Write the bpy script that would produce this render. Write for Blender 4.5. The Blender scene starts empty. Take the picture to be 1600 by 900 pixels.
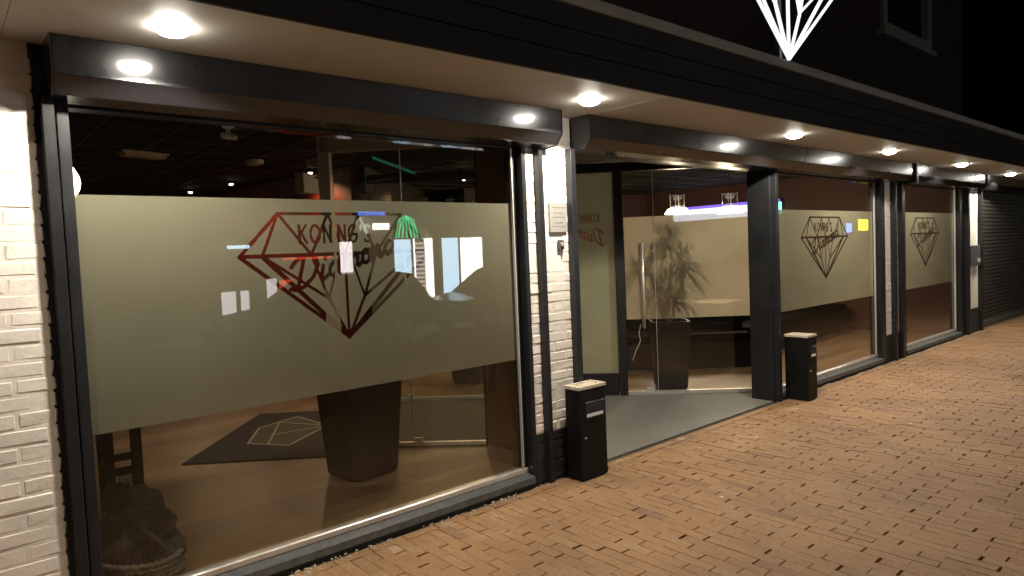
import bpy, bmesh, math, random
import numpy as np
from mathutils import Vector, Matrix

random.seed(7)
rng = np.random.default_rng(11)
scene = bpy.context.scene
COL = scene.collection

# ------------------------------------------------------------------ camera
F_PX, YAW, PITCH, ROLL = 1057.17, 0.856788, -0.050873, -0.042296
CAM = Vector((0.0, -3.60255, 1.66))
fw = Vector((math.cos(YAW) * math.cos(PITCH), math.sin(YAW) * math.cos(PITCH), math.sin(PITCH)))
rt = Vector((math.sin(YAW), -math.cos(YAW), 0.0))
up = rt.cross(fw)
rt2 = math.cos(ROLL) * rt + math.sin(ROLL) * up
up2 = -math.sin(ROLL) * rt + math.cos(ROLL) * up
cam_data = bpy.data.cameras.new('camera')
cam_data.sensor_width = 36.0
cam_data.lens = 36.0 * F_PX / 1600.0
cam_data.clip_start = 0.05
cam_data.clip_end = 500.0
cam = bpy.data.objects.new('camera', cam_data)
m = Matrix.Identity(4)
for i in range(3):
    m[i][0], m[i][1], m[i][2], m[i][3] = rt2[i], up2[i], -fw[i], CAM[i]
cam.matrix_world = m
COL.objects.link(cam)
scene.camera = cam

def project(x, y, z):
    d = Vector((x, y, z)) - CAM
    w = d.dot(fw)
    if w < 0.05:
        return None
    return 800 + F_PX * d.dot(rt2) / w, 450 - F_PX * d.dot(up2) / w, w

# ------------------------------------------------------------------ night sky
world = bpy.data.worlds.new('World')
scene.world = world
world.use_nodes = True
wn = world.node_tree
sky = wn.nodes.new('ShaderNodeTexSky')
sky.sky_type = 'NISHITA'
sky.sun_disc = False
sky.sun_elevation = math.radians(-6)
sky.sun_rotation = math.radians(200)
bg = wn.nodes['Background']
wn.links.new(sky.outputs['Color'], bg.inputs['Color'])
bg.inputs['Strength'].default_value = 0.02

vs = scene.view_settings
vs.view_transform = 'Standard'
vs.look = 'None'
vs.exposure = 0.0
vs.gamma = 1.0
vs.use_curve_mapping = False
cy = scene.cycles
cy.max_bounces = 7
cy.diffuse_bounces = 2
cy.glossy_bounces = 3
cy.transmission_bounces = 6
cy.transparent_max_bounces = 24
cy.sample_clamp_indirect = 4.0
cy.caustics_reflective = False
cy.caustics_refractive = False
cy.use_denoising = True
cy.use_adaptive_sampling = True
cy.adaptive_threshold = 0.02

# light strengths, all in one place
P_DOWN, P_STREET, P_INSIDE, P_PENDANT = 205.0, 1350.0, 36.0, 140.0
WARM = (1.0, 0.905, 0.77)
WARM_IN = (1.0, 0.70, 0.42)

# ------------------------------------------------------------------ materials
def new_mat(name):
    mt = bpy.data.materials.new(name)
    mt.use_nodes = True
    nt = mt.node_tree
    return mt, nt, nt.nodes['Principled BSDF']

def principled(name, col, rough=0.6, metal=0.0, spec=0.5, noise=None, bump=None, vary=0.0, coat=0.0):
    """noise=(scale, amount): colour mottling; bump=(scale, strength, distance); vary: brightness spread from piece to piece"""
    mt, nt, b = new_mat(name)
    b.inputs['Base Color'].default_value = (*col, 1)
    b.inputs['Roughness'].default_value = rough
    b.inputs['Metallic'].default_value = metal
    b.inputs['Specular IOR Level'].default_value = spec
    b.inputs['Coat Weight'].default_value = coat
    b.inputs['Coat Roughness'].default_value = .09
    tc = nt.nodes.new('ShaderNodeTexCoord')
    geo = nt.nodes.new('ShaderNodeNewGeometry')
    last = None
    if noise:
        tx = nt.nodes.new('ShaderNodeTexNoise')
        tx.inputs['Scale'].default_value = noise[0]
        tx.inputs['Detail'].default_value = 3
        tx.inputs['Roughness'].default_value = 0.62
        nt.links.new(geo.outputs['Position'], tx.inputs['Vector'])
        mr = nt.nodes.new('ShaderNodeMapRange')
        mr.inputs[1].default_value, mr.inputs[2].default_value = 0.28, 0.72
        mr.inputs[3].default_value, mr.inputs[4].default_value = 1 - noise[1], 1 + noise[1]
        nt.links.new(tx.outputs['Fac'], mr.inputs[0])
        last = mr.outputs[0]
        mrr = nt.nodes.new('ShaderNodeMapRange')
        mrr.inputs[3].default_value, mrr.inputs[4].default_value = max(rough - 0.12, 0.02), min(rough + 0.12, 1)
        nt.links.new(tx.outputs['Fac'], mrr.inputs[0])
        nt.links.new(mrr.outputs[0], b.inputs['Roughness'])
    if vary:
        oi = nt.nodes.new('ShaderNodeObjectInfo')
        ad = nt.nodes.new('ShaderNodeMath'); ad.operation = 'ADD'
        fr = nt.nodes.new('ShaderNodeMath'); fr.operation = 'FRACT'
        nt.links.new(oi.outputs['Random'], ad.inputs[0])
        nt.links.new(geo.outputs['Random Per Island'], ad.inputs[1])
        nt.links.new(ad.outputs[0], fr.inputs[0])
        mr2 = nt.nodes.new('ShaderNodeMapRange')
        mr2.inputs[3].default_value, mr2.inputs[4].default_value = 1 - vary, 1 + vary
        nt.links.new(fr.outputs[0], mr2.inputs[0])
        if last is None:
            last = mr2.outputs[0]
        else:
            mu = nt.nodes.new('ShaderNodeMath'); mu.operation = 'MULTIPLY'
            nt.links.new(last, mu.inputs[0]); nt.links.new(mr2.outputs[0], mu.inputs[1])
            last = mu.outputs[0]
    if last is not None:
        sc = nt.nodes.new('ShaderNodeVectorMath'); sc.operation = 'SCALE'
        sc.inputs[0].default_value = col
        nt.links.new(last, sc.inputs['Scale'])
        nt.links.new(sc.outputs[0], b.inputs['Base Color'])
    if bump:
        tb = nt.nodes.new('ShaderNodeTexNoise')
        tb.inputs['Scale'].default_value = bump[0]
        tb.inputs['Detail'].default_value = 2
        nt.links.new(geo.outputs['Position'], tb.inputs['Vector'])
        bp = nt.nodes.new('ShaderNodeBump')
        bp.inputs['Strength'].default_value = bump[1]
        bp.inputs['Distance'].default_value = bump[2]
        nt.links.new(tb.outputs['Fac'], bp.inputs['Height'])
        nt.links.new(bp.outputs['Normal'], b.inputs['Normal'])
    return mt

def emitter(name, col, strength):
    mt, nt, b = new_mat(name)
    nt.nodes.remove(b)
    e = nt.nodes.new('ShaderNodeEmission')
    e.inputs['Color'].default_value = (*col, 1)
    e.inputs['Strength'].default_value = strength
    nt.links.new(e.outputs[0], nt.nodes['Material Output'].inputs['Surface'])
    return mt

def glass_mat(name, tint=(0.93, 0.925, 0.885), gain=1.0, rough=0.0):
    mt, nt, b = new_mat(name)
    nt.nodes.remove(b)
    ge = nt.nodes.new('ShaderNodeNewGeometry')
    dt = nt.nodes.new('ShaderNodeVectorMath'); dt.operation = 'DOT_PRODUCT'
    nt.links.new(ge.outputs['Incoming'], dt.inputs[0]); nt.links.new(ge.outputs['Normal'], dt.inputs[1])
    def math_node(op, a_, b_):
        q = nt.nodes.new('ShaderNodeMath'); q.operation = op
        for i_, t_ in enumerate((a_, b_)):
            if t_ is None:
                continue
            if isinstance(t_, (int, float)):
                q.inputs[i_].default_value = t_
            else:
                nt.links.new(t_, q.inputs[i_])
        return q.outputs[0]
    ab = math_node('ABSOLUTE', dt.outputs['Value'], None)
    om = math_node('SUBTRACT', 1.0, ab)
    pw = math_node('POWER', om, 5.0)
    fa = math_node('MULTIPLY', math_node('ADD', math_node('MULTIPLY', pw, .96), .042), gain)
    tr = nt.nodes.new('ShaderNodeBsdfTransparent'); tr.inputs['Color'].default_value = (*tint, 1)
    gl = nt.nodes.new('ShaderNodeBsdfGlossy')
    gl.inputs['Roughness'].default_value = rough
    geo = nt.nodes.new('ShaderNodeNewGeometry')
    tx = nt.nodes.new('ShaderNodeTexNoise'); tx.inputs['Scale'].default_value = 0.9; tx.inputs['Detail'].default_value = 1
    nt.links.new(geo.outputs['Position'], tx.inputs['Vector'])
    bp = nt.nodes.new('ShaderNodeBump'); bp.inputs['Strength'].default_value = 0.25; bp.inputs['Distance'].default_value = 0.004
    nt.links.new(tx.outputs['Fac'], bp.inputs['Height'])
    nt.links.new(bp.outputs[0], gl.inputs['Normal'])
    mx = nt.nodes.new('ShaderNodeMixShader')
    nt.links.new(fa, mx.inputs[0])
    nt.links.new(tr.outputs[0], mx.inputs[1])
    nt.links.new(gl.outputs[0], mx.inputs[2])
    nt.links.new(mx.outputs[0], nt.nodes['Material Output'].inputs['Surface'])
    return mt

def film_mat(name, col, clear=0.10, back=0.6):
    """etched film: part clear, the rest scattering forwards and back"""
    mt, nt, b = new_mat(name)
    nt.nodes.remove(b)
    geo = nt.nodes.new('ShaderNodeNewGeometry')
    tx = nt.nodes.new('ShaderNodeTexNoise'); tx.inputs['Scale'].default_value = 2.2; tx.inputs['Detail'].default_value = 2
    nt.links.new(geo.outputs['Position'], tx.inputs['Vector'])
    mr = nt.nodes.new('ShaderNodeMapRange')
    mr.inputs[3].default_value, mr.inputs[4].default_value = 0.84, 1.14
    nt.links.new(tx.outputs['Fac'], mr.inputs[0])
    sc = nt.nodes.new('ShaderNodeVectorMath'); sc.operation = 'SCALE'; sc.inputs[0].default_value = col
    nt.links.new(mr.outputs[0], sc.inputs['Scale'])
    d = nt.nodes.new('ShaderNodeBsdfDiffuse'); t = nt.nodes.new('ShaderNodeBsdfTranslucent')
    nt.links.new(sc.outputs[0], d.inputs['Color']); nt.links.new(sc.outputs[0], t.inputs['Color'])
    m1 = nt.nodes.new('ShaderNodeMixShader'); m1.inputs[0].default_value = back
    nt.links.new(d.outputs[0], m1.inputs[1]); nt.links.new(t.outputs[0], m1.inputs[2])
    tr = nt.nodes.new('ShaderNodeBsdfTransparent')
    m2 = nt.nodes.new('ShaderNodeMixShader'); m2.inputs[0].default_value = clear
    nt.links.new(m1.outputs[0], m2.inputs[1]); nt.links.new(tr.outputs[0], m2.inputs[2])
    nt.links.new(m2.outputs[0], nt.nodes['Material Output'].inputs['Surface'])
    return mt

def paver_mat():
    mt, nt, b = new_mat('clay_paver')
    geo = nt.nodes.new('ShaderNodeNewGeometry')
    oi = nt.nodes.new('ShaderNodeObjectInfo')
    ad = nt.nodes.new('ShaderNodeMath'); ad.operation = 'ADD'
    fr = nt.nodes.new('ShaderNodeMath'); fr.operation = 'FRACT'
    nt.links.new(oi.outputs['Random'], ad.inputs[0]); nt.links.new(geo.outputs['Random Per Island'], ad.inputs[1])
    nt.links.new(ad.outputs[0], fr.inputs[0])
    cr = nt.nodes.new('ShaderNodeValToRGB')
    els = cr.color_ramp.elements
    els[0].position, els[0].color = 0.0, (0.188, 0.104, 0.062, 1)
    els[1].position, els[1].color = 1.0, (0.268, 0.165, 0.084, 1)
    for pos, c in ((0.05, (0.234, 0.132, 0.064, 1)), (0.35, (0.250, 0.141, 0.065, 1)), (0.62, (0.258, 0.145, 0.066, 1)), (0.92, (0.260, 0.153, 0.074, 1))):
        e = els.new(pos); e.color = c
    nt.links.new(fr.outputs[0], cr.inputs[0])
    tx = nt.nodes.new('ShaderNodeTexNoise'); tx.inputs['Scale'].default_value = 38; tx.inputs['Detail'].default_value = 3
    t2 = nt.nodes.new('ShaderNodeTexNoise'); t2.inputs['Scale'].default_value = 1.3; t2.inputs['Detail'].default_value = 4
    for t in (tx, t2):
        nt.links.new(geo.outputs['Position'], t.inputs['Vector'])
    mr = nt.nodes.new('ShaderNodeMapRange'); mr.inputs[1].default_value, mr.inputs[2].default_value = .3, .7
    mr.inputs[3].default_value, mr.inputs[4].default_value = 0.86, 1.12
    nt.links.new(tx.outputs['Fac'], mr.inputs[0])
    mr2 = nt.nodes.new('ShaderNodeMapRange'); mr2.inputs[1].default_value, mr2.inputs[2].default_value = .3, .7
    mr2.inputs[3].default_value, mr2.inputs[4].default_value = 0.84, 1.12
    nt.links.new(t2.outputs['Fac'], mr2.inputs[0])
    mu = nt.nodes.new('ShaderNodeMath'); mu.operation = 'MULTIPLY'
    nt.links.new(mr.outputs[0], mu.inputs[0]); nt.links.new(mr2.outputs[0], mu.inputs[1])
    sc = nt.nodes.new('ShaderNodeVectorMath'); sc.operation = 'SCALE'
    nt.links.new(cr.outputs[0], sc.inputs[0]); nt.links.new(mu.outputs[0], sc.inputs['Scale'])
    # cement haze in patches along the shop front
    t3 = nt.nodes.new('ShaderNodeTexNoise'); t3.inputs['Scale'].default_value = 4.5; t3.inputs['Detail'].default_value = 4; t3.inputs['Roughness'].default_value = .7
    nt.links.new(geo.outputs['Position'], t3.inputs['Vector'])
    mr3 = nt.nodes.new('ShaderNodeMapRange'); mr3.inputs[1].default_value, mr3.inputs[2].default_value = .56, .72
    mr3.inputs[3].default_value, mr3.inputs[4].default_value = 0, .55
    nt.links.new(t3.outputs['Fac'], mr3.inputs[0])
    sx = nt.nodes.new('ShaderNodeSeparateXYZ'); nt.links.new(geo.outputs['Position'], sx.inputs[0])
    mr4 = nt.nodes.new('ShaderNodeMapRange'); mr4.inputs[1].default_value, mr4.inputs[2].default_value = -.75, -.2
    nt.links.new(sx.outputs['Y'], mr4.inputs[0])
    m5 = nt.nodes.new('ShaderNodeMath'); m5.operation = 'MULTIPLY'
    nt.links.new(mr3.outputs[0], m5.inputs[0]); nt.links.new(mr4.outputs[0], m5.inputs[1])
    mx = nt.nodes.new('ShaderNodeMix'); mx.data_type = 'RGBA'
    nt.links.new(m5.outputs[0], mx.inputs['Factor']); nt.links.new(sc.outputs[0], mx.inputs['A'])
    mx.inputs['B'].default_value = (.50, .43, .33, 1)
    nt.links.new(mx.outputs['Result'], b.inputs['Base Color'])
    b.inputs['Roughness'].default_value = 0.72
    b.inputs['Specular IOR Level'].default_value = 0.35
    bp = nt.nodes.new('ShaderNodeBump'); bp.inputs['Strength'].default_value = .5; bp.inputs['Distance'].default_value = .003
    nt.links.new(tx.outputs['Fac'], bp.inputs['Height']); nt.links.new(bp.outputs[0], b.inputs['Normal'])
    return mt

M = dict(
    white_brick=principled('white_painted_brick', (0.76, 0.705, 0.635), 0.55, noise=(9, .10), bump=(60, .5, .003), vary=.03),
    mortar=principled('painted_mortar', (0.72, 0.67, 0.60), 0.7, noise=(14, .1), bump=(45, .6, .004)),
    plinth=principled('tarred_plinth', (0.018, 0.020, 0.018), 0.6, noise=(12, .3), bump=(50, .5, .003), vary=.25),
    plaster=principled('white_plaster', (0.74, 0.69, 0.60), 0.6, noise=(5, .05), bump=(40, .3, .002)),
    black_metal=principled('anthracite_metal', (0.013, 0.0135, 0.015), 0.38, spec=.35, noise=(7, .15)),
    box_metal=principled('satin_black_metal', (0.006, 0.006, 0.007), 0.30, spec=.5, noise=(3, .08), coat=.75),
    alu=principled('aluminium_strip', (0.72, 0.70, 0.66), 0.33, metal=.75, noise=(9, .1)),
    grey_metal=principled('grey_sill_metal', (0.075, 0.078, 0.078), 0.42, noise=(25, .35), bump=(120, .2, .001)),
    chrome=principled('brushed_steel', (0.60, 0.58, 0.53), 0.38, metal=.55),
    soffit=principled('beige_soffit_panel', (0.50, 0.465, 0.41), 0.55, noise=(2.5, .06)),
    fascia=principled('dark_fascia_board', (0.006, 0.005, 0.0045), 0.65, spec=.22, noise=(6, .2), bump=(30, .2, .002), vary=.2),
    trim=principled('grey_trim', (0.155, 0.138, 0.118), 0.5, noise=(6, .15)),
    upper_frame=principled('upper_window_frame', (0.05, 0.044, 0.038), 0.6, noise=(6, .2)),  # even dark tone, darker than the upstairs frame's own white
    dark_brick=principled('dark_brick_upper_wall', (0.008, 0.0045, 0.003), 0.85, spec=.15, noise=(10, .3), bump=(40, .6, .004)),
    wood_floor=principled('brown_floor', (0.215, 0.140, 0.085), 0.38, noise=(2.0, .25), vary=.18),
    floor_strip=principled('pale_floor_strip', (0.30, 0.205, 0.12), 0.45, noise=(4, .15)),
    ceiling=principled('dark_ceiling_tile', (0.012, 0.010, 0.008), 0.9, spec=.2, noise=(5, .2), vary=.2),
    ceiling_bar=principled('ceiling_bar', (0.035, 0.026, 0.017), 0.5),
    red_wall=principled('red_wall', (0.13, 0.010, 0.006), 0.6, noise=(2, .15)),
    brown_wall=principled('red_brown_wall', (0.060, 0.020, 0.012), 0.65, noise=(3, .2)),
    dark_wall=principled('dark_interior_wall', (0.040, 0.028, 0.020), 0.7, noise=(3, .2)),
    pilaster=principled('brown_pilaster', (0.13, 0.068, 0.042), 0.55, noise=(3, .12)),
    frame_in=principled('taupe_inner_frame', (0.30, 0.22, 0.16), 0.5, noise=(4, .1)),
    mat_grey=principled('grey_entrance_mat', (0.135, 0.130, 0.115), 0.85, noise=(60, .3), bump=(300, .6, .003)),
    mat_dark=principled('dark_ribbed_mat', (0.050, 0.045, 0.036), 0.8, noise=(40, .3)),
    rug=principled('black_rug', (0.012, 0.010, 0.009), 0.95, noise=(80, .4)),
    rug_line=principled('pale_rug_line', (0.30, 0.28, 0.24), 0.9),
    rug_green=principled('green_grey_rug_motif', (0.055, 0.060, 0.035), 0.95, noise=(20, .4)),
    pot=principled('dark_planter', (0.009, 0.0075, 0.006), 0.6, spec=.25, noise=(5, .2)),
    soil=principled('soil', (0.03, 0.02, 0.012), 0.95),
    leaf=principled('palm_leaf', (0.040, 0.070, 0.018), 0.45, noise=(5, .3), vary=.3),
    stem=principled('palm_stem', (0.10, 0.07, 0.04), 0.8, noise=(30, .3)),
    bin_black=principled('black_bin_steel', (0.005, 0.0045, 0.0045), 0.5, spec=.2, noise=(6, .2)),
    sand=principled('bin_sand', (0.50, 0.44, 0.34), 0.95, noise=(40, .35), bump=(90, .8, .006)),
    print_white=principled('white_print', (0.75, 0.75, 0.75), 0.6),
    plaque=principled('grey_plaque', (0.36, 0.34, 0.31), 0.4, metal=.3, noise=(8, .08)),
    engraving=principled('plaque_engraving', (0.17, 0.16, 0.15), 0.6),
    stool_black=principled('black_wood', (0.005, 0.0045, 0.004), 0.6, spec=.25),
    bag=principled('dark_padded_fabric', (0.010, 0.008, 0.006), 0.85, noise=(30, .5), bump=(70, 1.0, .012)),
    bench_black=principled('black_upholstery', (0.003, 0.0025, 0.002), 0.8, spec=.1, noise=(6, .3)),
    knit=principled('knitted_band', (0.10, 0.088, 0.066), 0.9, noise=(120, .9), bump=(160, 1.0, .01)),
    paper=principled('pale_green_paper', (0.42, 0.55, 0.42), 0.7),
    shutter=principled('shutter_slats', (0.045, 0.040, 0.035), 0.42, noise=(2, .15)),
    joint=principled('joint_sand', (0.125, 0.078, 0.043), 0.95, noise=(50, .3)),
    grit=principled('grit', (0.42, 0.34, 0.24), 0.9, vary=.35),
    asphalt=principled('asphalt', (0.045, 0.045, 0.047), 0.85, noise=(40, .2), bump=(200, .5, .004)),
    kerb=principled('concrete_kerb', (0.26, 0.25, 0.23), 0.85, noise=(15, .15), vary=.1),
    speaker=principled('beige_speaker', (0.42, 0.36, 0.26), 0.6),
    off_lamp=principled('opal_cover', (0.42, 0.33, 0.22), 0.5),
    pennant=principled('faded_pennant', (0.20, 0.17, 0.11), 0.8, vary=.3),
    cream=principled('cream_curtain', (0.35, 0.30, 0.23), 0.8),
    facade_far=principled('brown_facade', (0.10, 0.075, 0.055), 0.85, noise=(8, .2)),
    car_paint=principled('car_paint_dark', (0.020, 0.022, 0.028), 0.25, coat=.6),
    car_glass=principled('car_glass', (0.006, 0.007, 0.008), 0.08),
    rubber=principled('rubber', (0.015, 0.015, 0.015), 0.8),
    rim=principled('alloy_rim', (0.35, 0.35, 0.36), 0.3, metal=.8),
    cable=principled('pale_cable', (0.6, 0.6, 0.58), 0.6),
    table_top=principled('pale_table_top', (0.26, 0.20, 0.14), 0.4),
    paver=paver_mat(),
    glass=glass_mat('window_glass'),
    glass_in=glass_mat('inner_glass', tint=(.94, .95, .91), gain=1.0),
    glass_dark=principled('unlit_upper_pane', (0.006, 0.006, 0.007), 0.07, spec=.6),
    film=film_mat('frosted_film', (0.41, 0.402, 0.322), clear=.11, back=.55),
    film_door=film_mat('frosted_door_film', (0.82, 0.75, 0.60), clear=.33, back=.95),
    panel_film=film_mat('frosted_side_film', (0.40, 0.43, 0.33), clear=.03, back=.3),
    lamp=emitter('downlight_glow', (1.0, .95, .85), 70),
    lamp_in=emitter('ceiling_spot_glow', (1.0, .86, .66), 22),
    pendant=emitter('pendant_glow', (1.0, .93, .78), 9),
    neon=emitter('white_light_tube', (0.93, .97, 1.0), 1.25),
    screen=emitter('led_screen', (0.66, .74, 1.0), 2.2),
    screen_violet=emitter('led_violet', (.30, .16, 1.0), 1.4),
    screen_teal=emitter('led_teal', (.25, .95, .80), 3.0),
    laser_green=emitter('green_laser_glow', (.05, .9, .25), 2.5),
    led_tube=emitter('green_tube', (.12, .65, .45), .12),
    shop_white=emitter('lit_shop_window', (1.0, .98, .94), 18.0),
    shop_blue=emitter('lit_blue_panel', (.55, .78, 1.0), 14.0),
    shop_pale=emitter('lit_pale_panel', (.95, .88, .90), 14.0),
    shop_faint=emitter('faintly_lit_window', (.92, .86, .92), 7.0),
    shop_dim=emitter('lit_dim_window', (.9, .78, .74), 6.0),
    sign_blue=emitter('lit_blue_sign', (.12, .25, 1.0), 10.0),
    sign_green=emitter('lit_green_tube', (.02, .8, .30), 12.0),
    sign_yellow=emitter('lit_yellow_sign', (.95, .85, .03), 8.0),
    sign_red=emitter('lit_red_sign', (1.0, .10, .04), 6.0),
    street_glow=emitter('street_lamp_glow', (1.0, .82, .58), 30),
)

# ------------------------------------------------------------------ mesh helpers
class MB:
    def __init__(self):
        self.v, self.f = [], []
    def box(self, x0, x1, y0, y1, z0, z1):
        n = len(self.v)
        self.v += [(x0, y0, z0), (x1, y0, z0), (x1, y1, z0), (x0, y1, z0), (x0, y0, z1), (x1, y0, z1), (x1, y1, z1), (x0, y1, z1)]
        self.f += [tuple(n + i for i in q) for q in ((3, 2, 1, 0), (4, 5, 6, 7), (0, 1, 5, 4), (1, 2, 6, 5), (2, 3, 7, 6), (3, 0, 4, 7))]
        return self
    def poly(self, pts):
        n = len(self.v)
        self.v += [tuple(q) for q in pts]
        self.f.append(tuple(range(n, n + len(pts))))
        return self
    def prism(self, pts, off):
        """closed polygon pushed along the vector off"""
        n, k = len(self.v), len(pts)
        self.v += [tuple(q) for q in pts] + [tuple(q[i] + off[i] for i in range(3)) for q in pts]
        self.f.append(tuple(range(n + k - 1, n - 1, -1)))
        self.f.append(tuple(range(n + k, n + 2 * k)))
        for i in range(k):
            j = (i + 1) % k
            self.f.append((n + i, n + j, n + k + j, n + k + i))
        return self
    def wall(self, a, b, z0, z1, t):
        """upright slab between plan points a and b, thickness t centred"""
        d = Vector((b[0] - a[0], b[1] - a[1])).normalized()
        nx, ny = -d.y * t / 2, d.x * t / 2
        return self.prism([(a[0] + nx, a[1] + ny, z0), (a[0] - nx, a[1] - ny, z0), (b[0] - nx, b[1] - ny, z0), (b[0] + nx, b[1] + ny, z0)], (0, 0, z1 - z0))
    def tube(self, pts, r, seg=8, caps=True):
        pts = [Vector(q) for q in pts]
        rr = r if isinstance(r, (list, tuple)) else [r] * len(pts)
        n0 = len(self.v)
        for i, q in enumerate(pts):
            d = (pts[min(i + 1, len(pts) - 1)] - pts[max(i - 1, 0)]).normalized()
            a = d.cross(Vector((0, 0, 1)) if abs(d.z) < .9 else Vector((1, 0, 0))).normalized()
            b = d.cross(a)
            for s in range(seg):
                t = 2 * math.pi * s / seg
                self.v.append(tuple(q + (a * math.cos(t) + b * math.sin(t)) * rr[i]))
        for i in range(len(pts) - 1):
            for s in range(seg):
                t = (s + 1) % seg
                self.f.append((n0 + i * seg + s, n0 + i * seg + t, n0 + (i + 1) * seg + t, n0 + (i + 1) * seg + s))
        if caps:
            self.f.append(tuple(n0 + s for s in reversed(range(seg))))
            self.f.append(tuple(n0 + (len(pts) - 1) * seg + s for s in range(seg)))
        return self
    def lathe(self, prof, c, seg=24):
        """prof: (radius, z) from bottom to top, round the upright axis through c"""
        n0 = len(self.v)
        for r, z in prof:
            for s in range(seg):
                t = 2 * math.pi * s / seg
                self.v.append((c[0] + r * math.cos(t), c[1] + r * math.sin(t), c[2] + z))
        for i in range(len(prof) - 1):
            for s in range(seg):
                t = (s + 1) % seg
                self.f.append((n0 + i * seg + s, n0 + i * seg + t, n0 + (i + 1) * seg + t, n0 + (i + 1) * seg + s))
        self.f.append(tuple(n0 + s for s in reversed(range(seg))))
        self.f.append(tuple(n0 + (len(prof) - 1) * seg + s for s in range(seg)))
        return self
    def mesh(self, name, mat, off=(0, 0, 0), bevel=0.0, smooth=False, seg=1):
        me = bpy.data.meshes.new(name)
        me.from_pydata([(a - off[0], b - off[1], c - off[2]) for a, b, c in self.v], [], self.f)
        bm = bmesh.new(); bm.from_mesh(me)
        bmesh.ops.recalc_face_normals(bm, faces=bm.faces)
        if bevel:
            es = [e for e in bm.edges if len(e.link_faces) == 2 and e.calc_face_angle(0) > .5]
            bmesh.ops.bevel(bm, geom=es, offset=bevel, segments=seg, affect='EDGES', clamp_overlap=True)
        bm.to_mesh(me); bm.free()
        if smooth:
            me.polygons.foreach_set('use_smooth', [True] * len(me.polygons))
        me.materials.append(mat)
        return me

BASE = {}
def root(name, loc, label, cat, group=None):
    o = bpy.data.objects.new(name, None)
    o.empty_display_size = .1
    o.location = loc
    COL.objects.link(o)
    o['label'], o['category'] = label, cat
    if group:
        o['group'] = group
    BASE[o.name] = Vector(loc)
    return o

def part(name, mb, mat, parent=None, bevel=0.0, smooth=False, label=None, kind=None, seg=1):
    """one mesh object, written in world coordinates, hung under its thing or part"""
    off = BASE[parent.name] if parent else Vector((0, 0, 0))
    o = bpy.data.objects.new(name, mb.mesh(name, M[mat], off, bevel, smooth, seg))
    COL.objects.link(o)
    BASE[o.name] = off
    if parent:
        o.parent = parent
    if label:
        o['label'] = label
    if kind:
        o['kind'] = kind
    return o

def single(name, mb, mat, label, cat, group=None, **kw):
    o = part(name, mb, mat, **kw)
    o['label'], o['category'] = label, cat
    if group:
        o['group'] = group
    return o

def structure(name, mb, mat, **kw):
    return part(name, mb, mat, kind='structure', **kw)

def lamp(name, kind, loc, power, col, parent=None, radius=.05, spot=None, blend=.2):
    ld = bpy.data.lights.new(name, kind)
    ld.energy, ld.color = power, col
    ld.shadow_soft_size = radius
    if spot:
        ld.spot_size, ld.spot_blend = spot, blend
    o = bpy.data.objects.new(name, ld)
    COL.objects.link(o)
    o.location = loc
    if parent:
        o.parent = parent
        o.location = Vector(loc) - BASE[parent.name]
    return o

# ------------------------------------------------------------------ ground
structure('ground', MB().poly([(-120, -160, -.06), (160, -160, -.06), (160, 120, -.06), (-120, 120, -.06)]), 'asphalt')
structure('road', MB().poly([(-60, -11.2, -.052), (120, -11.2, -.052), (120, -5.6, -.052), (-60, -5.6, -.052)]), 'asphalt')
kerb = MB()
structure('kerb', kerb.box(-60, 120, -5.6, -5.45, -.06, .004), 'kerb')
pave = structure('pavement', MB().poly([(-8, -5.45, -.014), (70, -5.45, -.014), (70, .02, -.014), (-8, .02, -.014)]), 'joint')
structure('far_pavement', MB().box(-60, 120, -13.0, -11.2, -.06, .03), 'kerb')

PW, PL = .0735, .2255          # paver pitch across and along
def paver_verts(jit, w, l, h=.014, c=.0012):
    """slab with worn, slightly uneven top edge: 8 upper and 4 lower corners"""
    out = []
    for sx, sy in ((-1, -1), (1, -1), (1, 1), (-1, 1)):
        out.append((sx * w / 2, sy * l / 2, -h))
    for sx, sy in ((-1, -1), (1, -1), (1, 1), (-1, 1)):
        out.append((sx * w / 2, sy * l / 2, -c + jit[0]))
    for sx, sy in ((-1, -1), (1, -1), (1, 1), (-1, 1)):
        out.append((sx * (w / 2 - c), sy * (l / 2 - c), jit[0] + sx * jit[1] + sy * jit[2]))
    return out
PAVER_F = [(8, 9, 10, 11)] + [(i, (i + 1) % 4, 4 + (i + 1) % 4, 4 + i) for i in range(4)] + [(4 + i, 4 + (i + 1) % 4, 8 + (i + 1) % 4, 8 + i) for i in range(4)]
spots = []
x, c = -2.0, 0
while x < 26:
    y = -.20 - (PL / 2 if c % 2 else 0) - rng.normal(0, .004)
    top = -.20
    while y > -5.4:
        y0 = y - PL
        cyy = (y + y0) / 2
        spots.append((x + PW / 2, cyy, c))
        y = y0
    x += PW; c += 1
near = []
for i, (px_, py_, _) in enumerate(spots):
    q = project(px_, py_, 0)
    if q and -10 < q[0] < 1610 and 0 < q[1] < 906:
        near.append((q[2], i))
near.sort()
chosen = set(i for _, i in near[:300])
variants = []
for k in range(8):
    me = bpy.data.meshes.new('paver')
    jw, jl = PW - rng.uniform(0, .0008), PL - .002 - rng.uniform(0, .0055)
    me.from_pydata(paver_verts((rng.normal(0, .0012), rng.normal(0, .0012), rng.normal(0, .0012)), jw, jl), [], PAVER_F)
    me.materials.append(M['paver'])
    variants.append(me)
vv, ff = [], []
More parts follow.
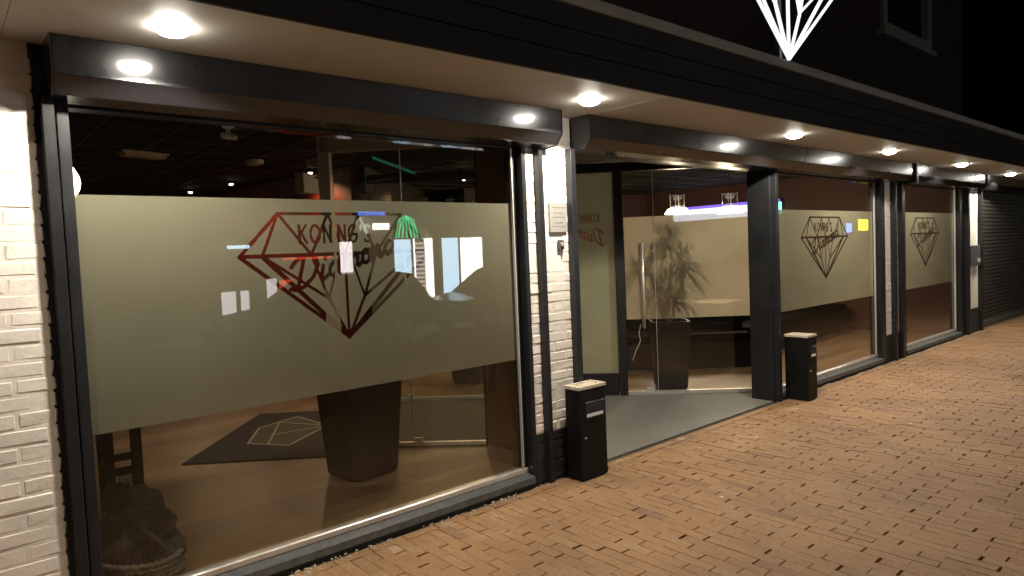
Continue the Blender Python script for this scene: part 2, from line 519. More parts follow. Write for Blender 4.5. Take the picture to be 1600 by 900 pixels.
for i, (px_, py_, c) in enumerate(spots):
    rot = rng.normal(0, .006)
    dx, dy = rng.normal(0, .0012), rng.normal(0, .004)
    if i in chosen:
        o = bpy.data.objects.new('paver', variants[int(rng.integers(8))])
        o.location = (px_ + dx, py_ + dy, 0)
        o.rotation_euler = (0, 0, rot)
        o.parent = pave
        COL.objects.link(o)
    else:
        jw, jl = PW - rng.uniform(0, .0008), PL - .002 - rng.uniform(0, .0055)
        n = len(vv)
        ca, sa = math.cos(rot), math.sin(rot)
        for a, b, d in paver_verts((rng.normal(0, .0012), rng.normal(0, .0012), rng.normal(0, .0012)), jw, jl):
            vv.append((px_ + dx + a * ca - b * sa, py_ + dy + a * sa + b * ca, d))
        ff += [tuple(n + j for j in q) for q in PAVER_F]
# the half pieces and the row laid lengthwise along the shop front
x = -2.0
c = 0
while x < 26:
    if c % 2:
        n = len(vv)
        for a, b, d in paver_verts((0, 0, 0), PW - .005, PL / 2 - .006):
            vv.append((x + PW / 2 + a, -.20 - PL / 4 + b, d))
        ff += [tuple(n + j for j in q) for q in PAVER_F]
    x += PW; c += 1
x = -2.0
while x < 26:
    n = len(vv)
    for a, b, d in paver_verts((rng.normal(0, .001), 0, 0), PW - .006, PL - .006):
        vv.append((x + PL / 2 + b, -.158 + a, d - .002))
    ff += [tuple(n + j for j in q) for q in PAVER_F]
    x += PL
me = bpy.data.meshes.new('paver_field')
me.from_pydata(vv, [], ff); me.materials.append(M['paver'])
pf = bpy.data.objects.new('paver_field', me)
pf['kind'] = 'stuff'; pf.parent = pave
COL.objects.link(pf)

# grit, mortar crumbs and trodden gum on the paving
gr = MB()
def crumb(x_, y_, r_, flat=.6):
    n0 = len(gr.v)
    k = 5
    for zz_, sc_ in ((.0, 1.0), (flat * r_, .6)):
        for q in range(k):
            t_ = 2 * math.pi * q / k + x_ * 40
            rr_ = r_ * sc_ * random.uniform(.7, 1.25)
            gr.v.append((x_ + rr_ * math.cos(t_), y_ + rr_ * math.sin(t_), zz_ + .0005))
    for q in range(k):
        gr.f.append((n0 + q, n0 + (q + 1) % k, n0 + k + (q + 1) % k, n0 + k + q))
    gr.f.append(tuple(n0 + k + q for q in range(k)))
for _ in range(2600):
    x_ = random.uniform(-.3, 13.5)
    if 3.7 < x_ < 6.6 or math.sin(x_ * 5.1) + math.sin(x_ * 13.7 + 1) < random.uniform(-1.6, 1.2):
        continue
    crumb(x_, -.105 - abs(random.gauss(0, .035)), random.uniform(.0025, .0075))
for _ in range(260):
    crumb(random.uniform(.8, 8.0), -.15 - random.expovariate(1.6), random.uniform(.0018, .0045))
for _ in range(34):
    crumb(random.uniform(1.5, 9.0), random.uniform(-2.4, -.3), random.uniform(.009, .016), .06)
grit = part('grit', gr, 'grit', kind='stuff')
grit['label'] = 'pale grit and crumbs lying along the shop front'
grit['category'] = 'grit'

# ------------------------------------------------------------------ the shop building
YB, YG = -.08, 0.0             # brick front, glass plane
ZS = 2.64                      # soffit
ZT = 2.40                      # head of the windows
B = root('shop_building', (3.5, 0, 0), 'black fronted bar with white brick pillars, frosted windows and a downlit canopy', 'building')

# bricks: irregular painted blocks on a mortar bed
CP, BL, BH, MJ = .0717, .225, .0615, .010
def brick_mesh(l, h, d=.05, seed=0):
    r = np.random.default_rng(seed)
    mb = MB().box(-l / 2, l / 2, 0, d, -h / 2, h / 2)
    me = mb.mesh('brick', M['white_brick'], bevel=.006, smooth=False)
    for v in me.vertices:
        v.co += Vector((r.normal(0, .0016), r.normal(0, .0016) if v.co.y < d * .5 else 0, r.normal(0, .0018)))
    return me
BRICKS = {}
def lay_brick(parent, a, b, z, face, mat=None):
    """face: ('y', y0) looking at the street, ('+x', x0) looking right, ('-x', x0) looking left; a..b along the course"""
    l = round(b - a, 3)
    key = (l, int(rng.integers(4)), mat)
    if key not in BRICKS:
        BRICKS[key] = brick_mesh(l, BH, seed=len(BRICKS))
        if mat:
            BRICKS[key].materials[0] = M[mat]
    o = bpy.data.objects.new('brick', BRICKS[key])
    mid = (a + b) / 2
    jig = rng.normal(0, .0012)
    if face[0] == 'y':
        loc, rz = (mid, face[1] + jig, z), 0
    elif face[0] == '+x':
        loc, rz = (face[1] + jig, mid, z), math.pi / 2
    else:
        loc, rz = (face[1] + jig, mid, z), -math.pi / 2
    o.location = Vector(loc) - BASE[parent.name]
    o.rotation_euler = (0, rng.normal(0, .004), rz)
    o.parent = parent
    COL.objects.link(o)

def courses(parent, a, b, face, z0, z1, joint, mat_low=None, z_low=0):
    n = int((z1 - z0) / CP)
    for k in range(n):
        z = z0 + (k + .5) * CP
        j = joint + (BL / 2 if k % 2 else 0)
        edges = [a]
        t = j + math.ceil((a - j) / BL) * BL
        while t < b - .02:
            if t - a > .02:
                edges.append(t)
            t += BL
        edges.append(b)
        for e0, e1 in zip(edges[:-1], edges[1:]):
            l0 = e0 + (MJ / 2 if e0 > a else 0)
            l1 = e1 - (MJ / 2 if e1 < b else 0)
            if l1 - l0 > .015:
                lay_brick(parent, l0, l1, z, face, mat_low if z < z_low else None)

bw = part('brick_wall', MB().box(-4.0, .392, YB + .0028, .25, 0, 3.1), 'mortar', B, label='white painted brick wall left of the large window')
courses(bw, -.36, .40, ('y', YB), .0, ZS, .257 - BL * 3)
part('wall_end', MB().box(.392, .476, YB + .012, .25, 0, 3.1), 'black_metal', B)

def pillar(name, x0, x1, ydeep, label, sides=False):
    core = MB().box(x0 + .006, x1 - .003, YB + .0028, .055, 0, ZS + .3)
    bed = MB().box(x0 + .004, x1 - .0015, YB + .0015, .056, 0, .357)
    if ydeep > .1:
        core.box(x1 - .215, x1 - .003, .055, ydeep, 0, ZS + .3)
        bed.box(x1 - .213, x1 - .0015, .056, ydeep + .002, 0, .357)
    o = part(name, core, 'mortar', B, label=label)
    part('plinth_bed', bed, 'plinth', o)
    courses(o, x0, x1, ('y', YB), .0, ZS, x0 + .11, 'plinth', .36)
    if sides:
        courses(o, YB + .06, ydeep, ('+x', x1), .0, ZS, YB + .11, 'plinth', .36)
    return o
p1 = pillar('brick_pillar', 3.222, 3.685, .70, 'white brick pillar with grey plaque between window and entrance', True)
p2 = pillar('brick_pillar', 9.60, 10.22, .06, 'white brick pillar between the two far windows')
part('pilaster_cladding', MB().box(3.40, 3.47, .06, .702, 0, 2.9), 'pilaster', B)
part('pilaster_cladding', MB().box(3.396, 3.475, .058, .706, 0, .11), 'frame_in', B)
p3 = part('plaster_pillar', MB().box(13.09, 13.64, YB, .3, .40, ZS + .3), 'plaster', B, bevel=.006, label='white plastered pillar beside the closed roller shutter')
part('plinth', MB().box(13.085, 13.645, YB - .006, .3, 0, .40), 'plinth', p3)
kp = part('keypad_box', MB().box(13.11, 13.60, YB - .05, YB + .01, 1.12, 1.47), 'grey_metal', p3, bevel=.01)
part('lock_cylinder', MB().lathe([(.03, -.03), (.03, .03)], (13.45, YB - .06, 1.22), 12), 'chrome', kp)

# canopy: soffit, boarded fascia, trim
XL, XR = -5.0, 20.5
YF = -.95
soff = part('canopy_soffit', MB().box(XL, XR, YF + .026, .30, ZS + .012, ZS + .05), 'fascia', B)
sx_edges = [XL, -2.6, .30, 3.72, 7.02, 10.16, 13.40, 16.9, XR]
for a, b in zip(sx_edges[:-1], sx_edges[1:]):
    part('soffit_panel', MB().box(a + .0015, b - .0015, YF + .026, .30, ZS + random.uniform(-.0008, .0012), ZS + .0118), 'soffit', soff)
fas = part('canopy_fascia', MB().box(XL, XR, YF + .024, YF + .10, ZS + .052, 3.10), 'fascia', B)
zb = [ZS - .004, 2.77, 2.90, 3.03]
for a, b in zip(zb[:-1], zb[1:]):
    part('fascia_board', MB().box(XL, XR, YF, YF + .024, a + .004, b - .002), 'fascia', fas, bevel=.003)
part('fascia_trim', MB().box(XL, XR, YF - .018, YF + .12, 3.03, 3.100), 'trim', fas, bevel=.004)
part('canopy_roof', MB().box(XL, XR, YF + .10, .0, 3.03, 3.06), 'fascia', B)

# downlights
DOWN = [(.83, -.60), (3.35, -.59), (6.10, -.605), (8.36, -.60), (11.07, -.56), (13.85, -.50)]
for i, (lx, ly) in enumerate(DOWN):
    d = part('downlight', MB().lathe([(.066, .001), (.070, .002), (.070, .02), (.05, .02)], (lx, ly, ZS - .004), 28), 'print_white', B, smooth=False)
    part('lens', MB().lathe([(.004, -.030), (.030, -.0275), (.052, -.020), (.067, -.008), (.072, .006), (.070, .012)], (lx, ly, ZS - .008), 28), 'lamp', d, smooth=True)  # lens bulges downwards so that its shape imitates the lamp's glow
    lamp('downlight_lamp', 'SPOT', (lx, ly, ZS - .045), P_DOWN, WARM, B, .045, math.radians(148), .10)

# roller shutter boxes with chamfered lower edge
def shutter_box(x0, x1, endl=True, endr=True, zoff=0.0):
    prof = [(YB, ZS), (-.27, ZS), (-.27, 2.478 + zoff), (-.212, 2.405 + zoff), (YB, 2.395 + zoff)]
    o = part('shutter_box', MB().prism([(x0, y, z) for y, z in prof], (x1 - x0, 0, 0)), 'box_metal', B, bevel=.003)
    for xe, on in ((x0, endl), (x1, endr)):
        if on:
            s = -.008 if xe == x0 else .008
            prof2 = [(YB, ZS), (-.273, ZS), (-.273, 2.475 + zoff), (-.214, 2.402 + zoff), (YB, 2.391 + zoff)]
            part('end_cap', MB().prism([(xe, y, z) for y, z in prof2], (s, 0, 0)), 'box_metal', o)
    return o
shutter_box(.455, 3.405)
shutter_box(3.70, 10.13)
shutter_box(10.20, 13.32)
shutter_box(13.48, 20.0)
part('box_bracket', MB().box(10.13, 10.20, -.30, YB, 2.38, 2.66), 'black_metal', B)

def rail(x0, x1):
    o = part('guide_rail', MB().box(x0, x1, -.14, YB + .008, .0, 2.41), 'black_metal', B, bevel=.003)
    return o
for a, b in ((.42, .466), (3.30, 3.338), (3.622, 3.672), (6.62, 6.675), (9.79, 9.85), (10.05, 10.11), (12.93, 13.0), (13.66, 13.72)):
    rail(a, b)

# --------------------------------------------------------- logo strokes
def ell(cx, cz, rx, rz, a0=0, a1=360, n=14):
    return [(cx + rx * math.cos(math.radians(a0 + (a1 - a0) * k / n)), cz + rz * math.sin(math.radians(a0 + (a1 - a0) * k / n))) for k in range(n + 1)]
CAPS = {
    'K': [[(0, 0), (0, 1)], [(.6, 1), (.02, .42)], [(.18, .56), (.62, 0)]],
    'O': [ell(.42, .5, .42, .5, n=18)],
    'N': [[(0, 0), (0, 1), (.6, 0), (.6, 1)]],
    'I': [[(0, 0), (0, 1)]],
    'G': [ell(.4, .5, .4, .5, 50, 340, 16) + [(.78, .45), (.45, .45)]],
    "'": [[(0, 1), (0, .75)]],
    'S': [[(.5, .85), (.38, .98), (.2, 1), (.04, .86), (.06, .66), (.25, .53), (.45, .4), (.52, .2), (.4, .03), (.18, 0), (0, .13)]],
}
ADV = {'K': .62, 'O': .84, 'N': .6, 'I': 0, 'G': .8, "'": 0, 'S': .52}
SCRIPT = [
    [(.22, .96), (.12, .5), (.02, .04)], [(-.12, .80), (.02, .96), (.28, 1.02), (.52, .88), (.58, .58), (.44, .24), (.20, .04), (-.02, .02), (-.16, .12)],
    [(.72, .48), (.66, .14), (.72, .02), (.82, .12)], [(.78, .68), (.79, .72)],
    [(1.14, .42), (1.02, .49), (.90, .34), (.89, .12), (.98, .02), (1.10, .16), (1.18, .48), (1.13, .12), (1.19, .02), (1.27, .12)],
    [(1.32, .48), (1.28, .02), (1.35, .36), (1.45, .49), (1.50, .40), (1.47, .02), (1.54, .36), (1.65, .49), (1.70, .38), (1.67, .08), (1.73, .02), (1.80, .12)],
    ell(1.94, .26, .11, .23, 90, 450, 12) + [(2.06, .42)],
    [(2.14, .48), (2.10, .02), (2.18, .36), (2.30, .49), (2.36, .38), (2.32, .08), (2.39, .02), (2.46, .12)],
    [(2.76, .42), (2.64, .49), (2.52, .34), (2.51, .12), (2.60, .02), (2.72, .16)], [(2.90, 1.02), (2.76, .12), (2.82, .02), (2.92, .14)],
]
def text_strokes():
    out = []
    x0, z0, h, wd = -.27, 1.768, .098, .066
    x = 0
    for ch in "KONING'S":
        for pl in CAPS[ch]:
            out.append(([(x0 + (x + a) * wd, z0 + b * h) for a, b in pl], .0072))
        x += ADV[ch] + .38
    ca, sa = math.cos(math.radians(17)), math.sin(math.radians(17))
    for pl in SCRIPT:
        q = []
        for a, b in pl:
            u, w = a * .235 + b * .05, b * .165
            q.append((-.30 + u * ca - w * sa, 1.505 + u * sa + w * ca))
        out.append((q, .0115))
    return out
def diamond_strokes(W=.605, zt=1.93, zg=1.70, zb=1.215):
    s = W / .605
    t, g, b = zt, zg, zb
    n = b + (g - b) * .48
    A = lambda u: u * W
    L = []
    def ln(p, q, w):
        L.append(([p, q], w * s))
    ln((A(-.64), t), (A(.64), t), .010)
    ln((A(-1), g), (A(1), g), .010)
    for sg in (-1, 1):
        ln((A(sg * .64), t), (A(sg), g), .010)
        ln((A(sg * .64), t), (A(sg * .80), g), .0085)
        ln((A(sg * .64), t), (A(sg * .34), g), .0085)
        ln((A(sg * .16), t), (A(sg * .34), g), .0085)
        ln((A(sg * .16), t), (A(0), g), .0075)
        ln((A(sg), g), (0, b), .011)
        ln((A(sg * .80), g), (0, b), .013)
        ln((A(sg * .80), g), (A(sg * .19), n), .0085)
        ln((A(sg * .34), g), (A(sg * .19), n), .0085)
        ln((A(sg * .05), g), (A(sg * .19), n), .0075)
        ln((A(sg * .19), n), (0, b), .0095)
    ln((0, g), (0, b), .0095)
    return L

def film_mesh(x0, x1, z0, z1, cx, strokes, cell=.0042, mirror=False):
    """film as flat quads, cut away along the strokes: row by row runs, real holes. Returns (u, z) rectangles."""
    xs = [q[0] for pl, w in strokes for q in pl]; zs = [q[1] for pl, w in strokes for q in pl]
    a0, a1 = cx + min(xs) - .03, cx + max(xs) + .03
    if mirror:
        a0, a1 = cx - max(xs) - .03, cx - min(xs) + .03
    a0, a1 = max(a0, x0), min(a1, x1)
    b0, b1 = max(min(zs) - .03, z0), min(max(zs) + .03, z1)
    nx, nz = int((a1 - a0) / cell), int((b1 - b0) / cell)
    dx, dz = (a1 - a0) / nx, (b1 - b0) / nz
    gx = a0 + (np.arange(nx) + .5) * dx
    gz = b0 + (np.arange(nz) + .5) * dz
    X, Z = np.meshgrid(gx, gz)
    hole = np.zeros(X.shape, bool)
    for pl, w in strokes:
        for (p0, q0), (p1_, q1) in zip(pl[:-1], pl[1:]):
            if mirror:
                p0, p1_ = -p0, -p1_
            ax, az, bx, bz = cx + p0, q0, cx + p1_, q1
            l2 = (bx - ax) ** 2 + (bz - az) ** 2 + 1e-12
            t = np.clip(((X - ax) * (bx - ax) + (Z - az) * (bz - az)) / l2, 0, 1)
            hole |= (X - ax - t * (bx - ax)) ** 2 + (Z - az - t * (bz - az)) ** 2 < w * w
    rects = [(x0, x1, z0, b0), (x0, x1, b1, z1), (x0, a0, b0, b1), (a1, x1, b0, b1)]
    rects = [r for r in rects if r[1] - r[0] > 1e-4 and r[3] - r[2] > 1e-4]
    for j in range(nz):
        row = np.concatenate([[True], hole[j], [True]])
        d = np.flatnonzero(row[1:] != row[:-1])
        for s, e in zip(d[0::2], d[1::2]):
            rects.append((a0 + s * dx, a0 + e * dx, b0 + j * dz, b0 + (j + 1) * dz))
    return rects
def rects_to_mb(rects, origin, d):
    """rects in (along, z) laid on the upright plane through origin with plan direction d"""
    mb = MB()
    for a, b, c, e in rects:
        P = lambda u, z: (origin[0] + u * d[0], origin[1] + u * d[1], z)
        mb.poly([P(a, c), P(b, c), P(b, e), P(a, e)])
    return mb
LOGO = diamond_strokes() + text_strokes()
ZF0, ZF1 = .905, 2.01

# --------------------------------------------------------- the three front windows
def front_window(x0, x1, logo_x, label, xl_out, xr_out):
    gp = part('front_window', MB().box(x0, x1, YG - .004, YG + .004, .12, ZT), 'glass', B, label=label)
    part('jamb', MB().box(xl_out, x0, YB - .004, .06, .0, ZT + .02), 'black_metal', gp, bevel=.003)
    part('jamb', MB().box(x1 + .042, xr_out, YB - .004, .06, .0, ZT + .02), 'black_metal', gp, bevel=.003)
    part('glazing_bead', MB().box(x1, x1 + .042, -.020, .05, .10, ZT), 'black_metal', gp)
    part('steel_bead', MB().box(x1 - .006, x1 + .003, -.028, -.006, .13, ZT), 'chrome', gp)
    part('head', MB().box(x0, x1 + .042, -.03, .06, ZT - .01, ZT + .06), 'black_metal', gp)
    part('frosted_film', rects_to_mb(film_mesh(x0, x1, ZF0, ZF1, logo_x, LOGO), (0, .007, 0), (1, 0)), 'film', gp)
    part('bottom_strip', MB().box(x0, x1 + .042, -.030, .03, .085, .125), 'alu', gp, bevel=.006)
    part('sill', MB().prism([(x0 - .02, y, z) for y, z in ((-.02, .088), (-.034, .084), (-.098, .070), (-.102, .028), (-.02, .028))], (x1 - x0 + .06, 0, 0)), 'grey_metal', gp)
    part('base', MB().box(x0 - .02, x1 + .05, -.085, .02, -.02, .030), 'plinth', gp)
    return gp
front_window(.525, 3.143, 1.855, 'largest and nearest frosted shop window, planter and rug behind it', .478, 3.222)
front_window(6.745, 9.43, 8.055, 'frosted shop window with diamond logo right of the entrance door', 6.70, 9.60)
front_window(10.32, 12.66, 11.385, 'farthest frosted shop window, beside the white plastered pillar', 10.22, 12.93)

# post at the right of the entrance
part('entrance_post', MB().box(6.598, 6.70, YB - .004, .17, 0, 2.42), 'black_metal', B, bevel=.004, label='broad dark post right of the glass door')
part('entrance_post_return', MB().box(6.70, 7.09, .13, .17, 0, 2.42), 'black_metal', B)
# header over the entrance and inner lintels
part('header', MB().box(.40, 13.1, .062, .16, ZT + .01, 2.95), 'dark_wall', B)
part('header', MB().box(3.69, 6.745, -.06, .06, ZT + .004, ZS - .002), 'black_metal', B)

# --------------------------------------------------------- slanting glass entrance
S2 = math.sqrt(.5)
DW = (S2, -S2)                       # direction of the slanting walls, towards the street
def on_wall(c, x):                   # plan point with x + y = c
    return (x, c - x)
EG = part('entrance_glazing', MB().wall(on_wall(7.25, 3.95), on_wall(7.25, 5.46), 0.05, 2.70, .012), 'glass_in', B, label='slanting glass wall of the entrance')
part('threshold', MB().wall(on_wall(7.25, 3.9), on_wall(7.25, 7.08), .006, .045, .05), 'alu', EG)
part('top_rail', MB().wall(on_wall(7.25, 3.9), on_wall(7.25, 7.08), 2.52, 2.62, .07), 'black_metal', EG)
part('post', MB().wall(on_wall(7.25, 5.872), on_wall(7.25, 5.936), .0, 2.62, .09), 'black_metal', EG)
part('post', MB().wall(on_wall(7.25, 5.44), on_wall(7.25, 5.47), .0, 2.62, .09), 'black_metal', EG)
pn = part('side_panel', MB().wall(on_wall(7.25, 5.475), on_wall(7.25, 5.868), .26, 2.52, .010), 'glass', EG, label='tall frosted side panel with mirrored lettering')
part('panel_base', MB().wall(on_wall(7.25, 5.475), on_wall(7.25, 5.868), .0, .255, .05), 'black_metal', EG)
o_ = (5.475 + .010, 7.25 - 5.475 + .010)
Lp = (5.868 - 5.475) / S2
part('frosted_film', rects_to_mb(film_mesh(0, Lp, .262, 2.518, .20, [([(a * .72, b + .20) for a, b in pl], w * .8) for pl, w in text_strokes()], cell=.004, mirror=True), o_, DW), 'panel_film', pn)
door = part('glass_door', MB().wall(on_wall(7.25, 5.945), on_wall(7.25, 6.176), .05, 2.52, .012), 'glass', EG, label='narrow clear glass door leaf with long bar handle')
sg = part('side_glass', MB().wall(on_wall(7.25, 6.180), on_wall(7.25, 7.06), .05, 2.52, .012), 'glass', EG, label='wide glass pane with frosted band beside the bar handle')
for par_, xa, xb in ((door, 5.945, 6.176), (sg, 6.180, 7.06)):
    o2 = (xa + .012, 7.25 - xa + .012)
    part('frosted_film', rects_to_mb([(0, (xb - xa) / S2, .86, ZF1)], o2, DW), 'film_door', par_)
part('glass_edge', MB().wall(on_wall(7.25, 6.1765), on_wall(7.25, 6.1795), .05, 2.52, .014), 'alu', sg)
hx = on_wall(7.25, 6.078)
hb = (hx[0] - .045, hx[1] - .045)
part('bar_handle', MB().tube([(hb[0], hb[1], .76), (hb[0], hb[1], 1.715)], .015, 14), 'chrome', door, smooth=True)
for z in (.86, 1.61):
    part('handle_stud', MB().tube([(hb[0], hb[1], z), (hx[0], hx[1], z)], .009, 10), 'chrome', door, smooth=True)
part('inner_bar_handle', MB().tube([(hx[0] + .045, hx[1] + .045, .76), (hx[0] + .045, hx[1] + .045, 1.715)], .013, 12), 'chrome', door, smooth=True)
part('pivot_shoe', MB().wall(on_wall(7.25, 6.085), on_wall(7.25, 6.150), .006, .085, .035), 'chrome', sg, bevel=.003)
part('hanging_cable', MB().tube([(6.04, 1.185, .80), (6.02, 1.20, .70), (6.035, 1.19, .62), (5.99, 1.23, .50), (5.965, 1.255, .40)], .0035, 6), 'cable', door)

NG = part('entrance_glazing', MB().wall(on_wall(4.62, 2.72), on_wall(4.62, 3.64), .05, 2.62, .012), 'glass_in', B, label='inner slanting glass wall seen through the large window')
part('threshold', MB().wall(on_wall(4.62, 2.70), on_wall(4.62, 3.70), .006, .038, .04), 'alu', NG)
part('top_rail', MB().wall(on_wall(4.62, 2.68), on_wall(4.62, 3.70), 2.60, 2.74, .08), 'frame_in', NG)
part('post', MB().wall(on_wall(4.62, 2.66), on_wall(4.62, 2.73), .0, 2.74, .08), 'frame_in', NG)
part('post', MB().wall(on_wall(4.62, 3.62), on_wall(4.62, 3.70), .0, 2.74, .08), 'black_metal', NG)
part('glass_edge', MB().wall(on_wall(4.62, 3.16), on_wall(4.62, 3.165), .05, 2.60, .014), 'alu', NG)
part('pivot_shoe', MB().wall(on_wall(4.62, 3.17), on_wall(4.62, 3.22), .006, .075, .035), 'chrome', NG)
part('pivot_shoe', MB().wall(on_wall(7.25, 4.14), on_wall(7.25, 4.20), .006, .085, .035), 'chrome', EG)
part('corridor_ceiling', MB().prism([(3.69, .07, 2.745), (7.05, .07, 2.745), (7.05, .20, 2.745), (3.98, 3.27, 2.745), (2.68, 1.98, 2.745), (3.69, .95, 2.745)], (0, 0, .03)), 'ceiling', B)
structure('entrance_mat', MB().prism([(3.69, -.075, -.01), (6.72, -.075, -.01), (6.72, .13, -.01), (7.08, .17, -.01), (5.2, 2.05, -.01), (3.69, .93, -.01)], (0, 0, .016)), 'mat_grey')
ribs = MB()
for k in range(46):                  # ribs of the inner mat run across the corridor
    t = k * .04
    a = (3.69 - t * S2 * .62 - .01, .93 + t * S2 * .62)
    b = (5.2 - t * S2 * .62 - .01, 2.05 + t * S2 * .62)
    ribs.wall((a[0] , a[1]), (b[0], b[1]), .0, .010, .022)
structure('inner_mat', MB().prism([(3.69, .93, -.012), (5.2, 2.05, -.012), (4.05, 3.2, -.012), (2.62, 2.0, -.012)], (0, 0, .016)), 'mat_dark')
im = part('mat_rib', ribs, 'mat_dark', B, kind='stuff')

# --------------------------------------------------------- interior shell
structure('floor', MB().box(-3.0, 13.0, .0, 9.2, -.05, -.012), 'wood_floor')
fl = bpy.data.objects['floor']
y = .67
k = 0
while y < 9.0:                       # broad boards
    xx = -3.0 - (k % 3) * .55
    mb = MB()
    while xx < 13.0:
        mb.box(max(xx, -3.0), min(xx + 1.9, 13.0), y, y + .188, -.011, -.0035)
        xx += 1.903
    part('floor_board_row', mb, 'wood_floor', fl, kind='stuff')
    y += .19
    k += 1
part('border_strip', MB().box(.42, 3.40, .03, .66, -.011, .0), 'floor_strip', fl)
part('border_strip', MB().box(6.75, 12.95, .03, .66, -.011, .0), 'floor_strip', fl)
ceil = structure('ceiling', MB().box(-3.0, 13.0, .05, 9.2, 2.905, 2.95), 'ceiling')
cb = 0
xx = -2.4
while xx < 13:
    part('ceiling_bar', MB().box(xx, xx + .024, .16, 9.2, 2.896, 2.906), 'ceiling_bar', ceil)
    xx += .6
yy = .6
while yy < 9:
    part('ceiling_bar', MB().box(-3, 13, yy, yy + .024, 2.897, 2.9055), 'ceiling_bar', ceil)
    yy += .6
part('interior_wall', MB().box(-3.05, -3.0, .05, 9.2, 0, 2.95), 'dark_wall', B)
part('interior_wall', MB().box(-3.0, 13.0, 9.2, 9.25, 0, 2.95), 'dark_wall', B)
part('interior_wall', MB().box(12.95, 13.0, .1, 9.2, 0, 2.95), 'brown_wall', B)
part('interior_wall', MB().wall((4.38, 4.55), (3.86, 8.9), 0, 2.9, .12), 'red_wall', B, label='red wall behind the large window')
part('interior_wall', MB().wall((4.46, 4.5), (7.6, 7.6), 0, 2.9, .10), 'dark_wall', B)
# bar counter along the back of the right hand room
part('interior_wall', MB().box(7.6, 12.95, 6.4, 6.5, 0, 2.9), 'brown_wall', B)

# upper storey
part('upper_wall', MB().box(-5.0, 12.9, YB, .3, 3.10, 9.0), 'dark_brick', B)
uw = part('upper_window', MB().box(9.66, 11.18, YB - .012, YB + .02, 4.46, 6.2), 'glass_dark', B, label='dark upstairs window in a pale frame')
fr = MB().box(9.54, 9.66, YB - .05, YB + .04, 4.34, 6.32).box(11.18, 11.31, YB - .05, YB + .04, 4.34, 6.32).box(9.66, 11.18, YB - .05, YB + .04, 4.34, 4.46).box(9.66, 11.18, YB - .05, YB + .04, 6.2, 6.32)
part('window_frame', fr, 'upper_frame', uw)
part('casement_bar', MB().box(11.04, 11.07, YB - .03, YB + .03, 4.47, 6.19), 'upper_frame', uw)
part('window_ledge', MB().box(9.46, 11.39, YB - .09, YB + .03, 4.27, 4.34), 'upper_frame', uw)
# closed roller shutter of the neighbouring unit
rs = part('roller_shutter', MB().box(13.72, 20.4, .03, .06, 0, 2.6), 'shutter', B, label='closed dark ribbed roller shutter at the far end')
sl = MB()
zz = .10
while zz < 2.45:
    sl.prism([(13.74, .03, zz), (13.74, .008, zz + .012), (13.74, .008, zz + .05), (13.74, .03, zz + .064)], (6.6, 0, 0))
    zz += .068
part('slat', sl, 'shutter', rs, kind='stuff')
part('bottom_bar', MB().box(13.74, 20.3, -.02, .03, .0, .10), 'grey_metal', rs)
part('wall_behind', MB().box(13.0, 20.4, .07, .3, 0, 3.1), 'dark_wall', B)
single('neighbouring_roof', MB().prism([(13.0, .3, 3.1), (13.0, .3, 3.45), (13.0, 3.2, 5.0), (13.0, 3.2, 3.1)], (18, 0, 0)), 'dark_brick', 'low dark roof right of the building', 'roof')

# --------------------------------------------------------- things on and by the front
SG = root('diamond_sign', (5.285, -.90, 3.10), 'white lit diamond outline sign above the canopy', 'sign')
zt = 3.103
for pl, w in diamond_strokes(W=1.05, zt=zt + .842 + .40, zg=zt + .842, zb=zt):
    (a, c_), (b, d_) = pl
    dv = Vector((b - a, 0, d_ - c_))
    n_ = Vector((-dv.z, 0, dv.x)).normalized() * w * .36
    mb = MB().prism([(5.285 + a + n_.x, -.985, c_ + n_.z), (5.285 + a - n_.x, -.985, c_ - n_.z), (5.285 + b - n_.x, -.985, d_ - n_.z), (5.285 + b + n_.x, -.985, d_ + n_.z)], (0, .02 + random.uniform(0, .006), 0))
    part('light_tube', mb, 'neon', SG)
part('mounting_frame', MB().box(4.9, 5.67, -.955, -.94, 3.70, 3.74).box(5.20, 5.24, -.94, -.90, 3.08, 3.74).box(5.34, 5.38, -.94, -.90, 3.08, 3.74), 'black_metal', SG)

PQ = root('wall_plaque', (3.56, YB - .012, 1.82), 'grey metal plaque with small lines of text on the white pillar', 'sign')
part('plate', MB().box(3.425, 3.600, YB - .020, YB - .006, 1.80, 2.012), 'plaque', PQ, bevel=.002)
for k, (w_, z_) in enumerate(((.13, 1.975), (.09, 1.935), (.12, 1.905), (.08, 1.865), (.125, 1.838))):
    x_ = 3.5125 - w_ / 2
    mb = MB()
    while x_ < 3.5125 + w_ / 2:
        l_ = random.uniform(.006, .013)
        mb.box(x_, x_ + l_, YB - .0212, YB - .019, z_, z_ + random.uniform(.006, .010))
        x_ += l_ + .005
    part('engraved_line', mb, 'engraving', PQ)
KS = root('key_switch', (3.53, YB - .012, 1.67), 'small grey key switch below the plaque', 'switch')
part('plate', MB().box(3.502, 3.562, YB - .022, YB - .006, 1.675, 1.745), 'grey_metal', KS, bevel=.003)
part('key_barrel', MB().tube([(3.532, YB - .022, 1.712), (3.532, YB - .036, 1.712)], .014, 12), 'chrome', KS)
part('key', MB().box(3.528, 3.536, YB - .052, YB - .034, 1.700, 1.735), 'chrome', KS)

